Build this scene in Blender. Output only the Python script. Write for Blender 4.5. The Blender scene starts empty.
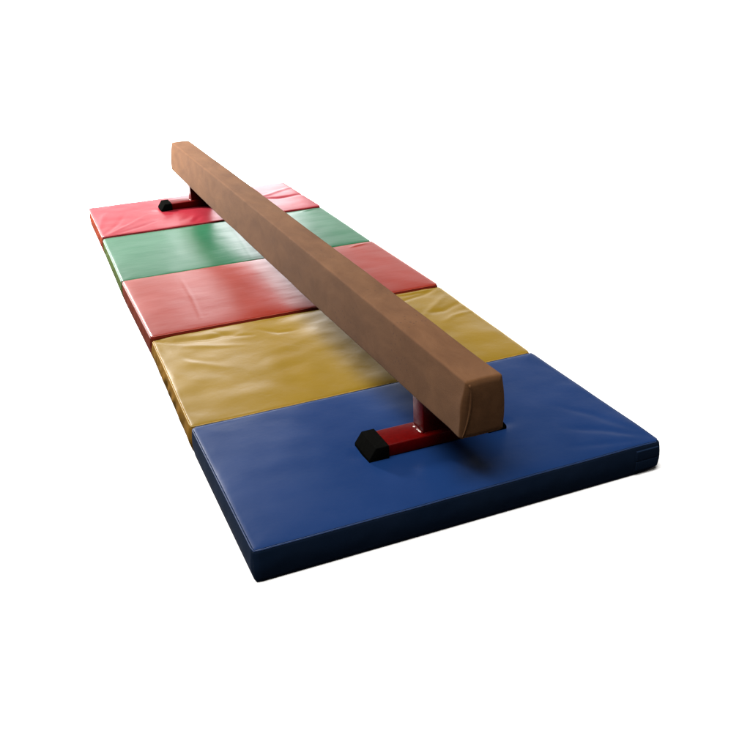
import bpy, bmesh, math, random
import numpy as np
from mathutils import Vector, noise

scene = bpy.context.scene
COL = scene.collection
random.seed(4)

# ------------------------------------------------------------------ helpers
def link(name, verts, faces, mat, parent=None, smooth=True):
    me = bpy.data.meshes.new(name)
    me.from_pydata([tuple(v) for v in verts], [], faces)
    me.update()
    if smooth:
        me.polygons.foreach_set('use_smooth', [True] * len(me.polygons))
    o = bpy.data.objects.new(name, me)
    COL.objects.link(o)
    me.materials.append(mat)
    if parent is not None:
        o.parent = parent
    return o

def empty(name, loc, label=None, cat=None, group=None):
    o = bpy.data.objects.new(name, None)
    o.empty_display_size = .1
    COL.objects.link(o)
    o.location = loc
    if label: o['label'] = label
    if cat: o['category'] = cat
    if group: o['group'] = group
    return o

def bevel_box(name, x0, x1, y0, y1, z0, z1, mat, parent, r=.004, taper=None, seg=3):
    bm = bmesh.new()
    bmesh.ops.create_cube(bm, size=1)
    for v in bm.verts:
        v.co.x = x0 if v.co.x < 0 else x1
        v.co.y = y0 if v.co.y < 0 else y1
        v.co.z = z0 if v.co.z < 0 else z1
    if taper: taper(bm)
    bmesh.ops.bevel(bm, geom=bm.edges[:], offset=r, segments=seg, profile=.6, affect='EDGES')
    me = bpy.data.meshes.new(name); bm.to_mesh(me); bm.free()
    me.polygons.foreach_set('use_smooth', [True] * len(me.polygons))
    me.materials.append(mat)
    o = bpy.data.objects.new(name, me); COL.objects.link(o)
    o.parent = parent
    try: me.set_sharp_from_angle(angle=math.radians(50))
    except Exception: pass
    return o

def tube(name, pts, r, mat, parent, closed=False, n=8, rr=None):
    vs, fs = [], []
    N = len(pts)
    for i, p in enumerate(pts):
        p = Vector(p)
        a = Vector(pts[(i - 1) % N]) if (closed or i > 0) else p
        b = Vector(pts[(i + 1) % N]) if (closed or i < N - 1) else p
        t = (b - a).normalized()
        up = Vector((0, 0, 1)) if abs(t.z) < .9 else Vector((0, 1, 0))
        s = t.cross(up).normalized(); u = s.cross(t)
        ri = rr(i / (N - 1)) * r if rr else r
        for k in range(n):
            an = 2 * math.pi * k / n
            vs.append(p + s * (ri * math.cos(an)) + u * (ri * math.sin(an)))
    M = N if closed else N - 1
    for i in range(M):
        for k in range(n):
            a, b = i * n + k, i * n + (k + 1) % n
            c, d = ((i + 1) % N) * n + (k + 1) % n, ((i + 1) % N) * n + k
            fs.append((a, b, c, d))
    if not closed:
        fs.append(tuple(range(n))[::-1]); fs.append(tuple((N - 1) * n + k for k in range(n)))
    return link(name, vs, fs, mat, parent)

# ------------------------------------------------------------------ materials
def new_mat(name):
    m = bpy.data.materials.new(name); m.use_nodes = True
    nt = m.node_tree
    b = nt.nodes['Principled BSDF']
    return m, nt, b

def vinyl(name, col, rough=.34, spec=.5, ripple=(1, 1, 1), bump=.25, coldark=.86):
    m, nt, b = new_mat(name)
    L = nt.links
    tc = nt.nodes.new('ShaderNodeTexCoord')
    mp = nt.nodes.new('ShaderNodeMapping'); mp.inputs['Scale'].default_value = ripple
    L.new(tc.outputs['Object'], mp.inputs['Vector'])
    n1 = nt.nodes.new('ShaderNodeTexNoise'); n1.inputs['Scale'].default_value = 9; n1.inputs['Detail'].default_value = 4
    L.new(mp.outputs[0], n1.inputs['Vector'])
    b1 = nt.nodes.new('ShaderNodeBump'); b1.inputs['Strength'].default_value = bump; b1.inputs['Distance'].default_value = .006
    L.new(n1.outputs[0], b1.inputs['Height'])
    L.new(b1.outputs[0], b.inputs['Normal'])
    # worn tint
    n3 = nt.nodes.new('ShaderNodeTexNoise'); n3.inputs['Scale'].default_value = 4.5; n3.inputs['Detail'].default_value = 2.5; n3.inputs['Roughness'].default_value = .5
    L.new(tc.outputs['Object'], n3.inputs['Vector'])
    cr = nt.nodes.new('ShaderNodeValToRGB')
    cr.color_ramp.elements[0].position = .15; cr.color_ramp.elements[1].position = .85
    cr.color_ramp.elements[0].color = (*[c * coldark for c in col], 1)
    cr.color_ramp.elements[1].color = (*[min(1, c * 1.06 + .004) for c in col], 1)
    L.new(n3.outputs[0], cr.inputs[0])
    L.new(cr.outputs[0], b.inputs['Base Color'])
    # scuffed gloss
    mr = nt.nodes.new('ShaderNodeMapRange'); mr.inputs['From Min'].default_value = .15; mr.inputs['From Max'].default_value = .85
    mr.inputs['To Min'].default_value = rough; mr.inputs['To Max'].default_value = rough + .06
    L.new(n3.outputs[0], mr.inputs[0]); L.new(mr.outputs[0], b.inputs['Roughness'])
    b.inputs['Specular IOR Level'].default_value = spec
    return m

V_BLUE = vinyl('blue vinyl', (.0034, .0205, .084), rough=.31, spec=.16)
V_YELLOW = vinyl('yellow vinyl', (.178, .107, .007), rough=.29, spec=.28, bump=.4)
V_RED = vinyl('red vinyl', (.170, .011, .003), rough=.29, spec=.24, ripple=(1, 2.5, 1), bump=.14)
V_RED2 = vinyl('rose red vinyl', (.175, .009, .016), rough=.30, spec=.16, bump=.3)
V_GREEN = vinyl('green vinyl', (.009, .074, .032), rough=.29, spec=.22, ripple=(1, 3, 1), bump=.14)
PIPE = {}
# side vinyl made matt against floor glare; shade put into the blue and reds
S_BLUE = vinyl('blue side vinyl', (.004, .011, .028), rough=.85, spec=.02)
S_YELLOW = vinyl('yellow side vinyl', (.22, .11, .014), rough=.85, spec=.02, bump=.5)
S_RED = vinyl('red side vinyl', (.13, .018, .006), rough=.85, spec=.02, bump=.3)
S_RED2 = vinyl('rose red side vinyl', (.20, .030, .010), rough=.85, spec=.02, bump=.4)
S_GREEN = vinyl('green side vinyl', (.06, .09, .02), rough=.85, spec=.02, bump=.3)

def suede():
    m, nt, b = new_mat('brown suede')
    L = nt.links
    tc = nt.nodes.new('ShaderNodeTexCoord')
    mp = nt.nodes.new('ShaderNodeMapping'); mp.inputs['Scale'].default_value = (1, .45, 1)
    L.new(tc.outputs['Object'], mp.inputs['Vector'])
    n1 = nt.nodes.new('ShaderNodeTexNoise'); n1.inputs['Scale'].default_value = 11; n1.inputs['Detail'].default_value = 7; n1.inputs['Roughness'].default_value = .62; n1.inputs['Distortion'].default_value = .6
    L.new(mp.outputs[0], n1.inputs['Vector'])
    cr = nt.nodes.new('ShaderNodeValToRGB')
    e = cr.color_ramp.elements
    e[0].position = .22; e[0].color = (.064, .0265, .0100, 1)
    e[1].position = .80; e[1].color = (.122, .056, .0235, 1)
    L.new(n1.outputs[0], cr.inputs[0])
    # small dark specks, in patches
    vo = nt.nodes.new('ShaderNodeTexVoronoi'); vo.inputs['Scale'].default_value = 60
    L.new(tc.outputs['Object'], vo.inputs['Vector'])
    lt = nt.nodes.new('ShaderNodeMath'); lt.operation = 'LESS_THAN'; lt.inputs[1].default_value = .20
    L.new(vo.outputs['Distance'], lt.inputs[0])
    n2 = nt.nodes.new('ShaderNodeTexNoise'); n2.inputs['Scale'].default_value = 3.3
    L.new(tc.outputs['Object'], n2.inputs['Vector'])
    gt = nt.nodes.new('ShaderNodeMath'); gt.operation = 'GREATER_THAN'; gt.inputs[1].default_value = .57
    L.new(n2.outputs[0], gt.inputs[0])
    mu = nt.nodes.new('ShaderNodeMath'); mu.operation = 'MULTIPLY'
    L.new(lt.outputs[0], mu.inputs[0]); L.new(gt.outputs[0], mu.inputs[1])
    mu2 = nt.nodes.new('ShaderNodeMath'); mu2.operation = 'MULTIPLY'; mu2.inputs[1].default_value = .6
    L.new(mu.outputs[0], mu2.inputs[0])
    mx = nt.nodes.new('ShaderNodeMix'); mx.data_type = 'RGBA'
    L.new(mu2.outputs[0], mx.inputs[0]); L.new(cr.outputs[0], mx.inputs[6]); mx.inputs[7].default_value = (.05, .024, .014, 1)
    L.new(mx.outputs[2], b.inputs['Base Color'])
    b.inputs['Roughness'].default_value = .92
    b.inputs['Specular IOR Level'].default_value = .12
    b.inputs['Sheen Weight'].default_value = .03
    b.inputs['Sheen Roughness'].default_value = .45
    b.inputs['Sheen Tint'].default_value = (.9, .7, .55, 1)
    n3 = nt.nodes.new('ShaderNodeTexNoise'); n3.inputs['Scale'].default_value = 520; n3.inputs['Detail'].default_value = 2
    L.new(tc.outputs['Object'], n3.inputs['Vector'])
    b1 = nt.nodes.new('ShaderNodeBump'); b1.inputs['Strength'].default_value = .35; b1.inputs['Distance'].default_value = .001
    L.new(n3.outputs[0], b1.inputs['Height'])
    b2 = nt.nodes.new('ShaderNodeBump'); b2.inputs['Strength'].default_value = .35; b2.inputs['Distance'].default_value = .003
    L.new(n1.outputs[0], b2.inputs['Height']); L.new(b1.outputs[0], b2.inputs['Normal'])
    L.new(b2.outputs[0], b.inputs['Normal'])
    return m
SUEDE = suede()

def simple(name, col, rough, spec=.5, nscale=60, bump=.15, dist=.001, var=.15, coat=0):
    m, nt, b = new_mat(name)
    L = nt.links
    tc = nt.nodes.new('ShaderNodeTexCoord')
    n = nt.nodes.new('ShaderNodeTexNoise'); n.inputs['Scale'].default_value = nscale; n.inputs['Detail'].default_value = 4
    L.new(tc.outputs['Object'], n.inputs['Vector'])
    cr = nt.nodes.new('ShaderNodeValToRGB')
    cr.color_ramp.elements[0].position = .3; cr.color_ramp.elements[1].position = .7
    cr.color_ramp.elements[0].color = (*[c * (1 - var) for c in col], 1)
    cr.color_ramp.elements[1].color = (*[min(1, c * (1 + var)) for c in col], 1)
    L.new(n.outputs[0], cr.inputs[0]); L.new(cr.outputs[0], b.inputs['Base Color'])
    bp = nt.nodes.new('ShaderNodeBump'); bp.inputs['Strength'].default_value = bump; bp.inputs['Distance'].default_value = dist
    L.new(n.outputs[0], bp.inputs['Height']); L.new(bp.outputs[0], b.inputs['Normal'])
    b.inputs['Roughness'].default_value = rough
    b.inputs['Specular IOR Level'].default_value = spec
    b.inputs['Coat Weight'].default_value = coat
    return m
RED_PAINT = simple('red enamel', (.068, .0004, .0003),   .34, .06, 90, .12)
RUBBER = simple('black rubber', (.003, .003, .0027), .6, .0, 160, .3)
WELD = simple('bare weld metal', (.7, .62, .58), .35, .5, 200, .4)
WHITE = simple('white backdrop', (.97, .97, .97), .9, .0, 2, 0, .0, .0)

for n, c in (('blue', (.004, .020, .075)), ('yellow', (.26, .17, .03)), ('red', (.26, .03, .012)), ('rose red', (.30, .03, .03)), ('green', (.03, .12, .06))):
    PIPE[n + ' vinyl'] = simple(n + ' piping', c, .55, .22, 120, .1)

# ------------------------------------------------------------------ studio sweep (floor + wall)
def sweep():
    prof = [(-14, 0)]
    YB, RR, H = 9.5, 1.6, 3.4
    prof.append((YB - RR, 0))
    for k in range(1, 17):
        a = k / 16 * math.pi / 2
        prof.append((YB - RR + RR * math.sin(a), RR - RR * math.cos(a)))
    prof.append((YB, H))
    vs, fs = [], []
    for (y, z) in prof:
        vs += [(-16, y, z), (18, y, z)]
    for i in range(len(prof) - 1):
        fs.append((2 * i, 2 * i + 1, 2 * i + 3, 2 * i + 2))
    o = link('floor', vs, fs, WHITE)
    o['kind'] = 'structure'
sweep()
FL = .0       # floor height; the mat tops stand at TZ
TZ = .0952    # top of the blue mat

# ------------------------------------------------------------------ mats
Lm = .7457
sy = [0.0056, -0.0284, 0.0095, 0.0114, 0.0309, -0.0297]
ax = [-0.0193, -0.017, 0.0008, 0.0009, 0.0167, 0.0258]
ex = [0.0046, 0.0092, 0.0346, 0.0326, 0.0387, 0.0317]
W = 1.2

def seg_dist(x, y, pts):
    best = 9; bt = 0; n = len(pts) - 1; side = 0
    for i in range(n):
        (x0, y0), (x1, y1) = pts[i], pts[i + 1]
        dx, dy = x1 - x0, y1 - y0
        t = max(0, min(1, ((x - x0) * dx + (y - y0) * dy) / (dx * dx + dy * dy)))
        d = math.hypot(x - x0 - t * dx, y - y0 - t * dy)
        if d < best: best = d; bt = (i + t) / n
    return best, bt

def make_mat(name, k, height, mat, smat, label, creases=(), dents=(), soft=.0012, seed=0, gap=.004, puff=.004,
             nx=170, ny=110, side_wr=.0012, lift_corner=None):
    y0, y1 = k * Lm + sy[k] + gap, (k + 1) * Lm + sy[k + 1] - gap
    xl0, xl1, xr0, xr1 = ax[k], ax[k + 1], W + ex[k], W + ex[k + 1]
    root = empty(name, ((xl0 + xr0) / 2, (y0 + y1) / 2, 0), label, 'gym mat', 'vinyl mats laid end to end under the beam')
    cx, cy = root.location.x, root.location.y
    r = .010
    def P(u, v):   # u along x, v along y, 0..1
        a = xl0 + (xl1 - xl0) * v; b = xr0 + (xr1 - xr0) * v
        yy = y0 + (y1 - y0) * v
        return a + (b - a) * u, yy
    def top(u, v, x, y):
        e = min(u * 1.2, (1 - u) * 1.2, v * .74, (1 - v) * .74)   # metres from the edge
        z = puff * (1 - math.exp(-e / .05)) - .0
        w = min(1, e / .02)
        z += soft * 2 * noise.noise((x * 4 + seed, y * 4, seed)) * w
        z += soft * noise.noise((x * 11 + seed, y * 11, seed + 3)) * w
        for (pts, amp, wid) in creases:
            d, t = seg_dist(x, y, pts)
            if d < wid * 4:
                z += amp * math.exp(-(d / wid) ** 2) * math.sin(math.pi * min(1, max(0, .12 + t * .88))) ** .8 * min(1, e / .006 + .3)
        for (dx, dy, amp, rad) in dents:
            d = math.hypot(x - dx, y - dy)
            z += amp * math.exp(-(d / rad) ** 2)
        return z
    def warp(n):    # denser rows near the edges
        t = np.linspace(0, 1, n)
        return t
    us, vsx = warp(nx), warp(ny)
    verts = []; faces = []
    idx = {}
    ru, rv = r / 1.2, r / .74
    for j, v in enumerate(vsx):
        for i, u in enumerate(us):
            uu = ru + (1 - 2 * ru) * u; vv = rv + (1 - 2 * rv) * v
            x, y = P(uu, vv)
            idx[i, j] = len(verts)
            verts.append((x - cx, y - cy, height + top(uu, vv, x, y)))
    for j in range(ny - 1):
        for i in range(nx - 1):
            faces.append((idx[i, j], idx[i + 1, j], idx[i + 1, j + 1], idx[i, j + 1]))
    ring = [(i, 0) for i in range(nx - 1)] + [(nx - 1, j) for j in range(ny - 1)] + \
           [(i, ny - 1) for i in range(nx - 1, 0, -1)] + [(0, j) for j in range(ny - 1, 0, -1)]
    prev = [idx[q] for q in ring]
    def normal2(q):
        i, j = q
        n = Vector(((-1 if i == 0 else 1 if i == nx - 1 else 0), (-1 if j == 0 else 1 if j == ny - 1 else 0)))
        return n.normalized()
    nr = 4
    levels = []
    for s in range(1, nr + 1):
        a = s / nr * math.pi / 2
        levels.append((r * math.sin(a), height - r + r * math.cos(a), 0))
    ns = 9
    for s in range(1, ns + 1):
        levels.append((r, (height - r) * (1 - s / ns) + .004 * (s / ns), s / ns))
    levels.append((r - .004, .0, 1))
    li = 0; sfaces = []
    for (off, z, sf) in levels:
        cur = []
        for q in ring:
            bx, by, bz = verts[idx[q]]
            n = normal2(q)
            bulge = .004 * math.sin(math.pi * sf) if sf else 0
            wr = side_wr * sf * (1 - sf) * 4 * 2 * noise.noise(((bx + bx * .6) * 14 + seed, by * 22 + z * 16, z * 12 + seed))
            o = off + bulge + wr
            zz = z
            if lift_corner and z < .05:
                lx, ly, rad, amt = lift_corner
                d = math.hypot(bx + cx - lx, by + cy - ly)
                zz = z + amt * max(0, 1 - d / rad) * (1 - z / .05)
            cur.append(len(verts)); verts.append((bx + n.x * o, by + n.y * o, zz + (bz - height if sf == 0 else (bz - height) * (1 - sf) * .5)))
        m = len(ring)
        li += 1
        for a in range(m):
            b = (a + 1) % m
            (faces if li <= (nr if k > 1 else 1) else sfaces).append((prev[b], prev[a], cur[a], cur[b]))
        prev = cur
    sfaces.append(tuple(prev))
    link('cover', verts, faces, mat, root)
    used = sorted({q for f in sfaces for q in f}); mp = {q: i for i, q in enumerate(used)}
    link('side_band', [verts[q] for q in used], [tuple(mp[q] for q in f) for f in sfaces], smat, root)
    # stitched welt round the top edge
    pts = []
    for q in ring[::2]:
        bx, by, bz = verts[idx[q]]
        n = normal2(q)
        pts.append((bx + n.x * r * .72, by + n.y * r * .72, bz - r * .26))
    tube('piping', pts, .0019, PIPE[mat.name], root, closed=True, n=6)
    return root

Y = lambda k: k * Lm + sy[k]
blue = make_mat('gym_mat', 0, TZ, V_BLUE, S_BLUE, 'dark blue vinyl gym mat, nearest and under the front stand of the beam', seed=1, soft=.0009, side_wr=.0007,
    creases=[([(1.19, .03), (1.09, .13), (.98, .20)], -.0025, .019), ([(1.19, .05), (1.12, .22), (1.04, .34)], -.0017, .018),
             ([(1.19, .02), (1.05, .06), (.93, .09)], -.0016, .016)],
    dents=[(.39, .32, -.004, .03), (.62, .32, -.005, .12), (.85, .30, -.004, .03)],
    lift_corner=(1.2, 0, .05, .011), gap=.003)
yellow = make_mat('gym_mat', 1, TZ - .003, V_YELLOW, S_YELLOW, 'mustard yellow vinyl gym mat with creased far corners', seed=9, soft=.0022, side_wr=.004, puff=.003,
    creases=[([(.0, Y(2) - .005), (.07, Y(2) - .055), (.20, Y(2) - .10), (.33, Y(2) - .10)], -.008, .022),
             ([(.0, Y(2) - .03), (.10, Y(2) - .14), (.22, Y(2) - .20), (.35, Y(2) - .24)], .003, .018),
             ([(.0, Y(2) - .10), (.06, Y(2) - .24), (.16, Y(2) - .34)], -.003, .024),
             ([(.02, Y(2) - .16), (.09, Y(2) - .30), (.22, Y(2) - .42)], .0025, .02),
             ([(.24, Y(2) - .05), (.30, Y(2) - .13), (.38, Y(2) - .15)], -.003, .014),
             ([(.40, Y(2) - .10), (.46, Y(2) - .17), (.54, Y(2) - .18)], -.0022, .013),
             ([(1.21, Y(2) - .02), (1.12, Y(2) - .07), (1.00, Y(2) - .10), (.93, Y(2) - .06)], -.003, .013),
             ([(1.17, Y(2) - .02), (1.08, Y(2) - .03), (1.0, Y(2) - .015)], .004, .009),
             ([(1.215, Y(2) - .22), (1.12, Y(2) - .27), (1.04, Y(2) - .27)], -.0035, .017),
             ([(1.215, Y(2) - .32), (1.13, Y(2) - .34), (1.06, Y(2) - .39)], .0025, .015),
             ([(1.20, Y(2) - .12), (1.10, Y(2) - .22), (.95, Y(2) - .36)], .0025, .016),
             ([(1.0, Y(1) + .04), (.95, Y(1) + .2), (.90, Y(1) + .3)], -.002, .03)])
red = make_mat('gym_mat', 2, TZ + .004, V_RED, S_RED, 'smooth brick red vinyl gym mat between the yellow and the green mats', seed=21, soft=.0008, side_wr=.0012,
    creases=[([(.22, Y(2) + .1), (.24, Y(2) + .35), (.25, Y(2) + .66)], .0012, .006), ([(1.1, Y(3) - .06), (1.2, Y(3) - .03)], .003, .01)])
green = make_mat('gym_mat', 3, TZ + .001, V_GREEN, S_GREEN, 'green vinyl gym mat, second from the far end', seed=33, soft=.0009, side_wr=.0015,
    creases=[([(.62, Y(3) + .02), (.66, Y(3) + .4), (.68, Y(3) + .7)], .0012, .007), ([(.80, Y(3) + .02), (.82, Y(3) + .4), (.83, Y(3) + .7)], .0014, .007),
             ([(1.2, Y(4) - .02), (1.1, Y(4) - .05)], .003, .01)])
rose = make_mat('gym_mat', 4, TZ + .008, V_RED2, S_RED2, 'wrinkled red vinyl gym mat at the far end under the rear stand', seed=47, soft=.0014, side_wr=.003,
    creases=[([(.04, Y(4) + .05), (.13, Y(4) + .22), (.20, Y(4) + .42)], -.003, .016), ([(.07, Y(4) + .04), (.20, Y(4) + .18), (.33, Y(4) + .34)], .003, .016),
             ([(.12, Y(4) + .03), (.26, Y(4) + .12), (.42, Y(4) + .24)], -.003, .016), ([(.03, Y(4) + .2), (.07, Y(4) + .38), (.10, Y(4) + .5)], .003, .016),
             ([(.47, Y(4) + .10), (.53, Y(4) + .2)], -.004, .025),
             ([(.52, Y(4) + .05), (.58, Y(4) + .16)], -.004, .02),
             ([(1.22, Y(5) - .36), (1.08, Y(5) - .38), (.95, Y(5) - .33)], -.007, .022), ([(1.22, Y(5) - .16), (1.05, Y(5) - .28), (.85, Y(5) - .34)], .004, .02)],
    dents=[(.39, 3.42, -.004, .03), (.62, 3.42, -.004, .1)])

# two hook-and-loop patches on the blue mat's front right corner
bl = blue.location
fy = sy[0] + .003 - .006
for (za, zb) in ((.018, .046), (.049, .080)):
    bevel_box('fastener_patch', 1.118 - bl.x, 1.193 - bl.x, fy - .001 - bl.y, fy + .012 - bl.y, za, zb, S_BLUE, blue, r=.001)

# ------------------------------------------------------------------ balance beam
BX, BW, BZ, BH = .6309, .113, TZ + .153, .1583
BY0, BY1 = .0345, 3.799
beam = empty('balance_beam', (BX, (BY0 + BY1) / 2, TZ), 'long low balance beam in brown suede on two short red steel stands', 'balance beam')
beam['kind'] = 'thing'
bcx, bcy, bcz = beam.location
def warp(x, z, t):
    # the padding sags: wider at the bottom than at the top, fullest half way along
    h = .5 - .5 * z / (BH / 2)
    xl = -.0503 + h * (-.0170 - .006 * t) - .004 * math.sin(math.pi * t) * h
    xr = .0560 + h * .0065
    k = .5 + .5 * x / (BW / 2)
    zz = z * (.0815 + (.0045 if z > 0 else .0065) * math.sin(math.pi * t)) / (BH / 2)
    return xl + (xr - xl) * k, zz

def beam_cover():
    # cross-section as a rounded rectangle, swept along y, ends domed and pinched at the corners
    def section(hw, hh, r, bulge, n=10):
        pts = []
        cs = [(1, 1), (-1, 1), (-1, -1), (1, -1)]
        for c, (sx, sz) in enumerate(cs):
            a0 = c * 90
            for k in range(6):
                a = math.radians(a0 + k * 18)
                pts.append((sx * (hw - r) + r * math.cos(a), sz * (hh - r) + r * math.sin(a)))
            # straight part to the next corner
            nx_, nz_ = cs[(c + 1) % 4]
            for k in range(1, n):
                t = k / n
                if c == 0: p = ((hw - r) * (1 - 2 * t), hh)
                elif c == 1: p = (-hw, (hh - r) * (1 - 2 * t))
                elif c == 2: p = (-(hw - r) * (1 - 2 * t), -hh)
                else: p = (hw, -(hh - r) * (1 - 2 * t))
                b = bulge * math.sin(math.pi * t)
                if c == 0: p = (p[0], p[1] + b * .35)
                elif c == 1: p = (p[0] - b, p[1])
                elif c == 2: p = (p[0], p[1] - b * .35)
                else: p = (p[0] + b, p[1])
                pts.append(p)
        return pts
    Ln = BY1 - BY0
    ys = []
    N = 260
    for i in range(N + 1):
        ys.append(Ln * i / N)
    extra = [.0012, .003, .006, .010]
    ys = sorted(set(ys + extra + [Ln - e for e in extra]))
    verts, faces = [], []
    rings = []
    for y in ys:
        e = min(y, Ln - y)
        bulge = .0015 + .0045 * math.exp(-(e / .05))
        shrink = 0 if e > .008 else .0045 * (1 - math.sqrt(max(0, 1 - (1 - e / .008) ** 2)))
        sec = section(BW / 2 - shrink, BH / 2 - shrink, .0065 - shrink * .5, bulge)
        cur = []
        for (x, z) in sec:
            ny_ = y - Ln / 2
            d = .0016 * noise.noise((x * 9, ny_ * 3.1, z * 9)) + .0007 * noise.noise((x * 30 + 5, ny_ * 11, z * 30))
            # fold lines spreading from the front top corner
            if x < -BW / 2 + .01 and y < .16:
                d += .0012 * math.sin(z * 75 + y * 50) * math.exp(-y / .06) * min(1, y / .01)
            L = math.hypot(x, z)
            x, z = warp(x + x / L * d, z + z / L * d, y / Ln)
            cur.append(len(verts)); verts.append((x, ny_, z + BZ + BH / 2 - bcz))
        rings.append(cur)
    m = len(rings[0])
    for a, b in zip(rings[:-1], rings[1:]):
        for k in range(m):
            k2 = (k + 1) % m
            faces.append((a[k], a[k2], b[k2], b[k]))
    # domed end faces
    for end, rg in ((-1, rings[0]), (1, rings[-1])):
        base = [verts[q] for q in rg]
        zc = BZ + BH / 2 - bcz
        prev = rg
        for s in range(1, 13):
            f = 1 - s / 13
            cur = []
            for (x, y, z) in base:
                xx, zz = x * f, (z - zc) * f
                px, pz = max(-1, min(1, xx / .060)), max(-1, min(1, zz / .0815))
                dome = .0055 * max(0, 1 - px * px) ** .55 * max(0, 1 - pz * pz) ** .55
                dd = .0009 * noise.noise((xx * 28, 2, zz * 28))
                cur.append(len(verts)); verts.append((xx, y + end * (dome + dd + .0015), zz + zc))
            for k in range(m):
                k2 = (k + 1) % m
                faces.append((prev[k], cur[k], cur[k2], prev[k2]) if end > 0 else (prev[k2], cur[k2], cur[k], prev[k]))
            prev = cur
        faces.append(tuple(prev) if end < 0 else tuple(prev[::-1]))
    o = link('suede_cover', verts, faces, SUEDE, beam)
    bm = bmesh.new(); bm.from_mesh(o.data); bmesh.ops.recalc_face_normals(bm, faces=bm.faces[:]); bm.to_mesh(o.data); bm.free()
    return o
cover = beam_cover()

def fold(name, end):
    # rolled hem that closes the cover on the end face: it starts at the top corner and runs down to the bottom one
    pts = []
    y = (BY0 if end < 0 else BY1) - bcy
    zb, zt = BZ - bcz + .004, BZ + BH - bcz - .008
    for k in range(25):
        t = k / 24
        z = zt + (zb - zt) * t
        x = -BW / 2 + .009 + .011 * math.sin(math.pi * min(1, t * 1.05)) ** .7 * (1 - .35 * t) - .005 * t
        px = x / (BW / 2); pz = (z - (BZ + BH / 2 - bcz)) / (BH / 2)
        dome = .0055 * max(0, 1 - px * px) ** .55 * max(0, 1 - min(1, pz * pz)) ** .55
        x, zw = warp(x, z - (BZ + BH / 2 - bcz), 0 if end < 0 else 1)
        pts.append((x, y + end * (dome + .0022), zw + BZ + BH / 2 - bcz))
    return tube(name, pts, .0036, SUEDE, cover, n=8, rr=lambda t: .35 + .65 * math.sin(math.pi * min(1, .12 + t * .9)) if t > .1 else .8)
fold('end_hem', -1)
fold('end_hem', 1)

def rubber_cap(parent, x_in, x_out, y0, y1, h, ox, oy):
    # chamfered outer end
    s = -1 if x_out < x_in else 1
    prof = [(x_in, 0), (x_out, 0), (x_out + -s * -.0, h * .30), (x_out - s * .023, h), (x_in, h)]
    bm = bmesh.new()
    A = [bm.verts.new((x - ox, y0 - oy, z)) for x, z in prof]
    B = [bm.verts.new((x - ox, y1 - oy, z)) for x, z in prof]
    n = len(prof)
    bm.faces.new(A); bm.faces.new(B[::-1])
    for i in range(n):
        bm.faces.new((A[(i + 1) % n], A[i], B[i], B[(i + 1) % n]))
    bmesh.ops.recalc_face_normals(bm, faces=bm.faces[:])
    bmesh.ops.bevel(bm, geom=bm.edges[:], offset=.0028, segments=3, profile=.6, affect='EDGES')
    me = bpy.data.meshes.new('rubber_cap'); bm.to_mesh(me); bm.free()
    me.polygons.foreach_set('use_smooth', [True] * len(me.polygons))
    me.materials.append(RUBBER)
    try: me.set_sharp_from_angle(angle=math.radians(50))
    except Exception: pass
    o = bpy.data.objects.new('rubber_cap', me); COL.objects.link(o); o.parent = parent
    return o

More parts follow.
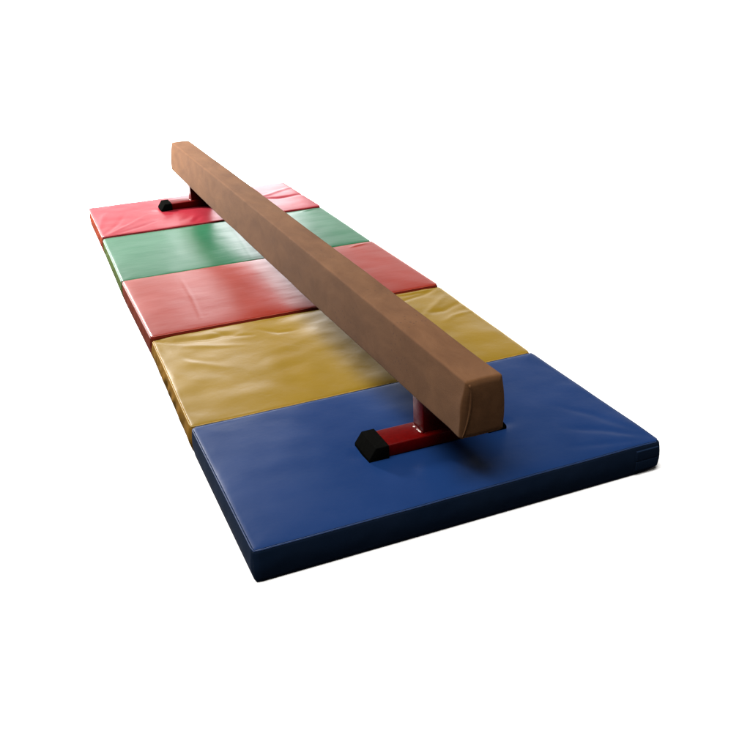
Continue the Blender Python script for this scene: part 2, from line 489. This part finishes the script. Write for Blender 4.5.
def stand(y0, z):
    # part of the beam: foot tube + post in one painted weldment, with two rubber caps and weld chips as sub-parts
    y1 = y0 + .108
    bm = bmesh.new()
    def box(x0, x1, ya, yb, za, zb, r):
        b = bmesh.new(); bmesh.ops.create_cube(b, size=1)
        for v in b.verts:
            v.co.x = x0 if v.co.x < 0 else x1; v.co.y = ya if v.co.y < 0 else yb; v.co.z = za if v.co.z < 0 else zb
        bmesh.ops.bevel(b, geom=b.edges[:], offset=r, segments=3, profile=.5, affect='EDGES')
        t = bpy.data.meshes.new('t'); b.to_mesh(t); b.free(); bm.from_mesh(t); bpy.data.meshes.remove(t)
    hx = BX - .010
    box(.436 - hx, .802 - hx, .006, .102, .003, .042, .004)
    box(.578 - hx, .688 - hx, .022, .092, .0405, BZ - z + .003, .003)
    box(.590 - hx, .680 - hx, .012, .100, BZ - z - .0075, BZ - z + .004, .002)
    me = bpy.data.meshes.new('stand'); bm.to_mesh(me); bm.free()
    me.polygons.foreach_set('use_smooth', [True] * len(me.polygons)); me.materials.append(RED_PAINT)
    try: me.set_sharp_from_angle(angle=math.radians(50))
    except Exception: pass
    o = bpy.data.objects.new('stand', me); COL.objects.link(o); o.parent = beam
    o.location = (hx - bcx, y0 - bcy, z - bcz)
    rubber_cap(o, .459, .396, -.002, .110, .046, hx, 0)
    rubber_cap(o, .779, .842, -.002, .110, .046, hx, 0)
    # weld seam at the foot of the post
    pts = [(.5765 - hx, .024 + .064 * t / 12, .0425) for t in range(13)]
    tube('weld_bead', pts, .0026, RED_PAINT, o, n=6, rr=lambda t: .8 + .3 * math.sin(t * 40))
    pts = [(.58 - hx + .106 * t / 16, .0205, .0425) for t in range(17)]
    tube('weld_bead', pts, .0022, RED_PAINT, o, n=6, rr=lambda t: .8 + .3 * math.sin(t * 50))
    # bare chips in the paint
    for (dx, dy, s) in ((.571, .072, .0032), (.572, .053, .0020), (.573, .046, .0024), (.573, .039, .0028), (.5735, .034, .0022)):
        b = bmesh.new(); bmesh.ops.create_icosphere(b, subdivisions=2, radius=s)
        for v in b.verts:
            v.co *= 1 + .35 * noise.noise(v.co * 600 + Vector((dx * 90, dy * 90, 0)))
            v.co.z *= .45; v.co.y *= 1.2
        m = bpy.data.meshes.new('paint_chip'); b.to_mesh(m); b.free(); m.materials.append(WELD)
        c = bpy.data.objects.new('paint_chip', m); COL.objects.link(c); c.parent = o; c.location = (dx - hx, dy, .0425)
    return o
stand(.2655, TZ - .001)
stand(3.362, TZ + .006)

# ------------------------------------------------------------------ lamps
def area(name, loc, target, sx, sy_, power, col=(1, 1, 1), spread=180):
    l = bpy.data.lights.new(name, 'AREA'); l.shape = 'RECTANGLE'; l.size = sx; l.size_y = sy_
    l.energy = power; l.color = col; l.spread = math.radians(spread)
    o = bpy.data.objects.new(name, l); COL.objects.link(o)
    o.location = loc
    d = Vector(target) - Vector(loc)
    o.rotation_euler = d.to_track_quat('-Z', 'Y').to_euler()
    return o
TOP = area('added_overhead', (-2.8, -.8, 14), (.6, 2.0, 0), 10, 10, 4200, (1, .985, .96))  # added overhead light, whitens the floor and leaves the mat sides dark
KEY = area('window_softbox', (-.8, 5.0, 1.8), (.5, 3.6, .2), .7, .7, 420, (1, .98, .97))
BACK = area('window_softbox', (1.6, 6.5, 1.15), (1.3, 2.0, .6), 1.2, 1.6, 30, (.95, .96, 1))
WASH = area('backdrop_wash', (3.0, 5.0, 3.4), (3.0, 9.4, .9), 16, 1.2, 370, (.96, .98, 1))  # added light that whitens the sweep's back wall

w = bpy.data.worlds.new('World'); scene.world = w; w.use_nodes = True
w.node_tree.nodes['Background'].inputs[0].default_value = (1, .93, .86, 1)
w.node_tree.nodes['Background'].inputs[1].default_value = .07

# ------------------------------------------------------------------ camera
cd = bpy.data.cameras.new('camera'); cam = bpy.data.objects.new('camera', cd); COL.objects.link(cam)
cam.location = (-.3908, -1.7718, 1.3071 + TZ)
cam.rotation_euler = (1.1296, .0392, -.3997)
cd.sensor_width = 36; cd.lens = 895.39 / 750 * 36
cd.clip_start = .05; cd.clip_end = 200
scene.camera = cam

scene.render.engine = 'CYCLES'
scene.cycles.max_bounces = 6
scene.cycles.diffuse_bounces = 0
scene.cycles.glossy_bounces = 2
scene.cycles.use_denoising = True
scene.view_settings.view_transform = 'Standard'
scene.view_settings.look = 'None'
scene.view_settings.exposure = 0
scene.view_settings.gamma = 1
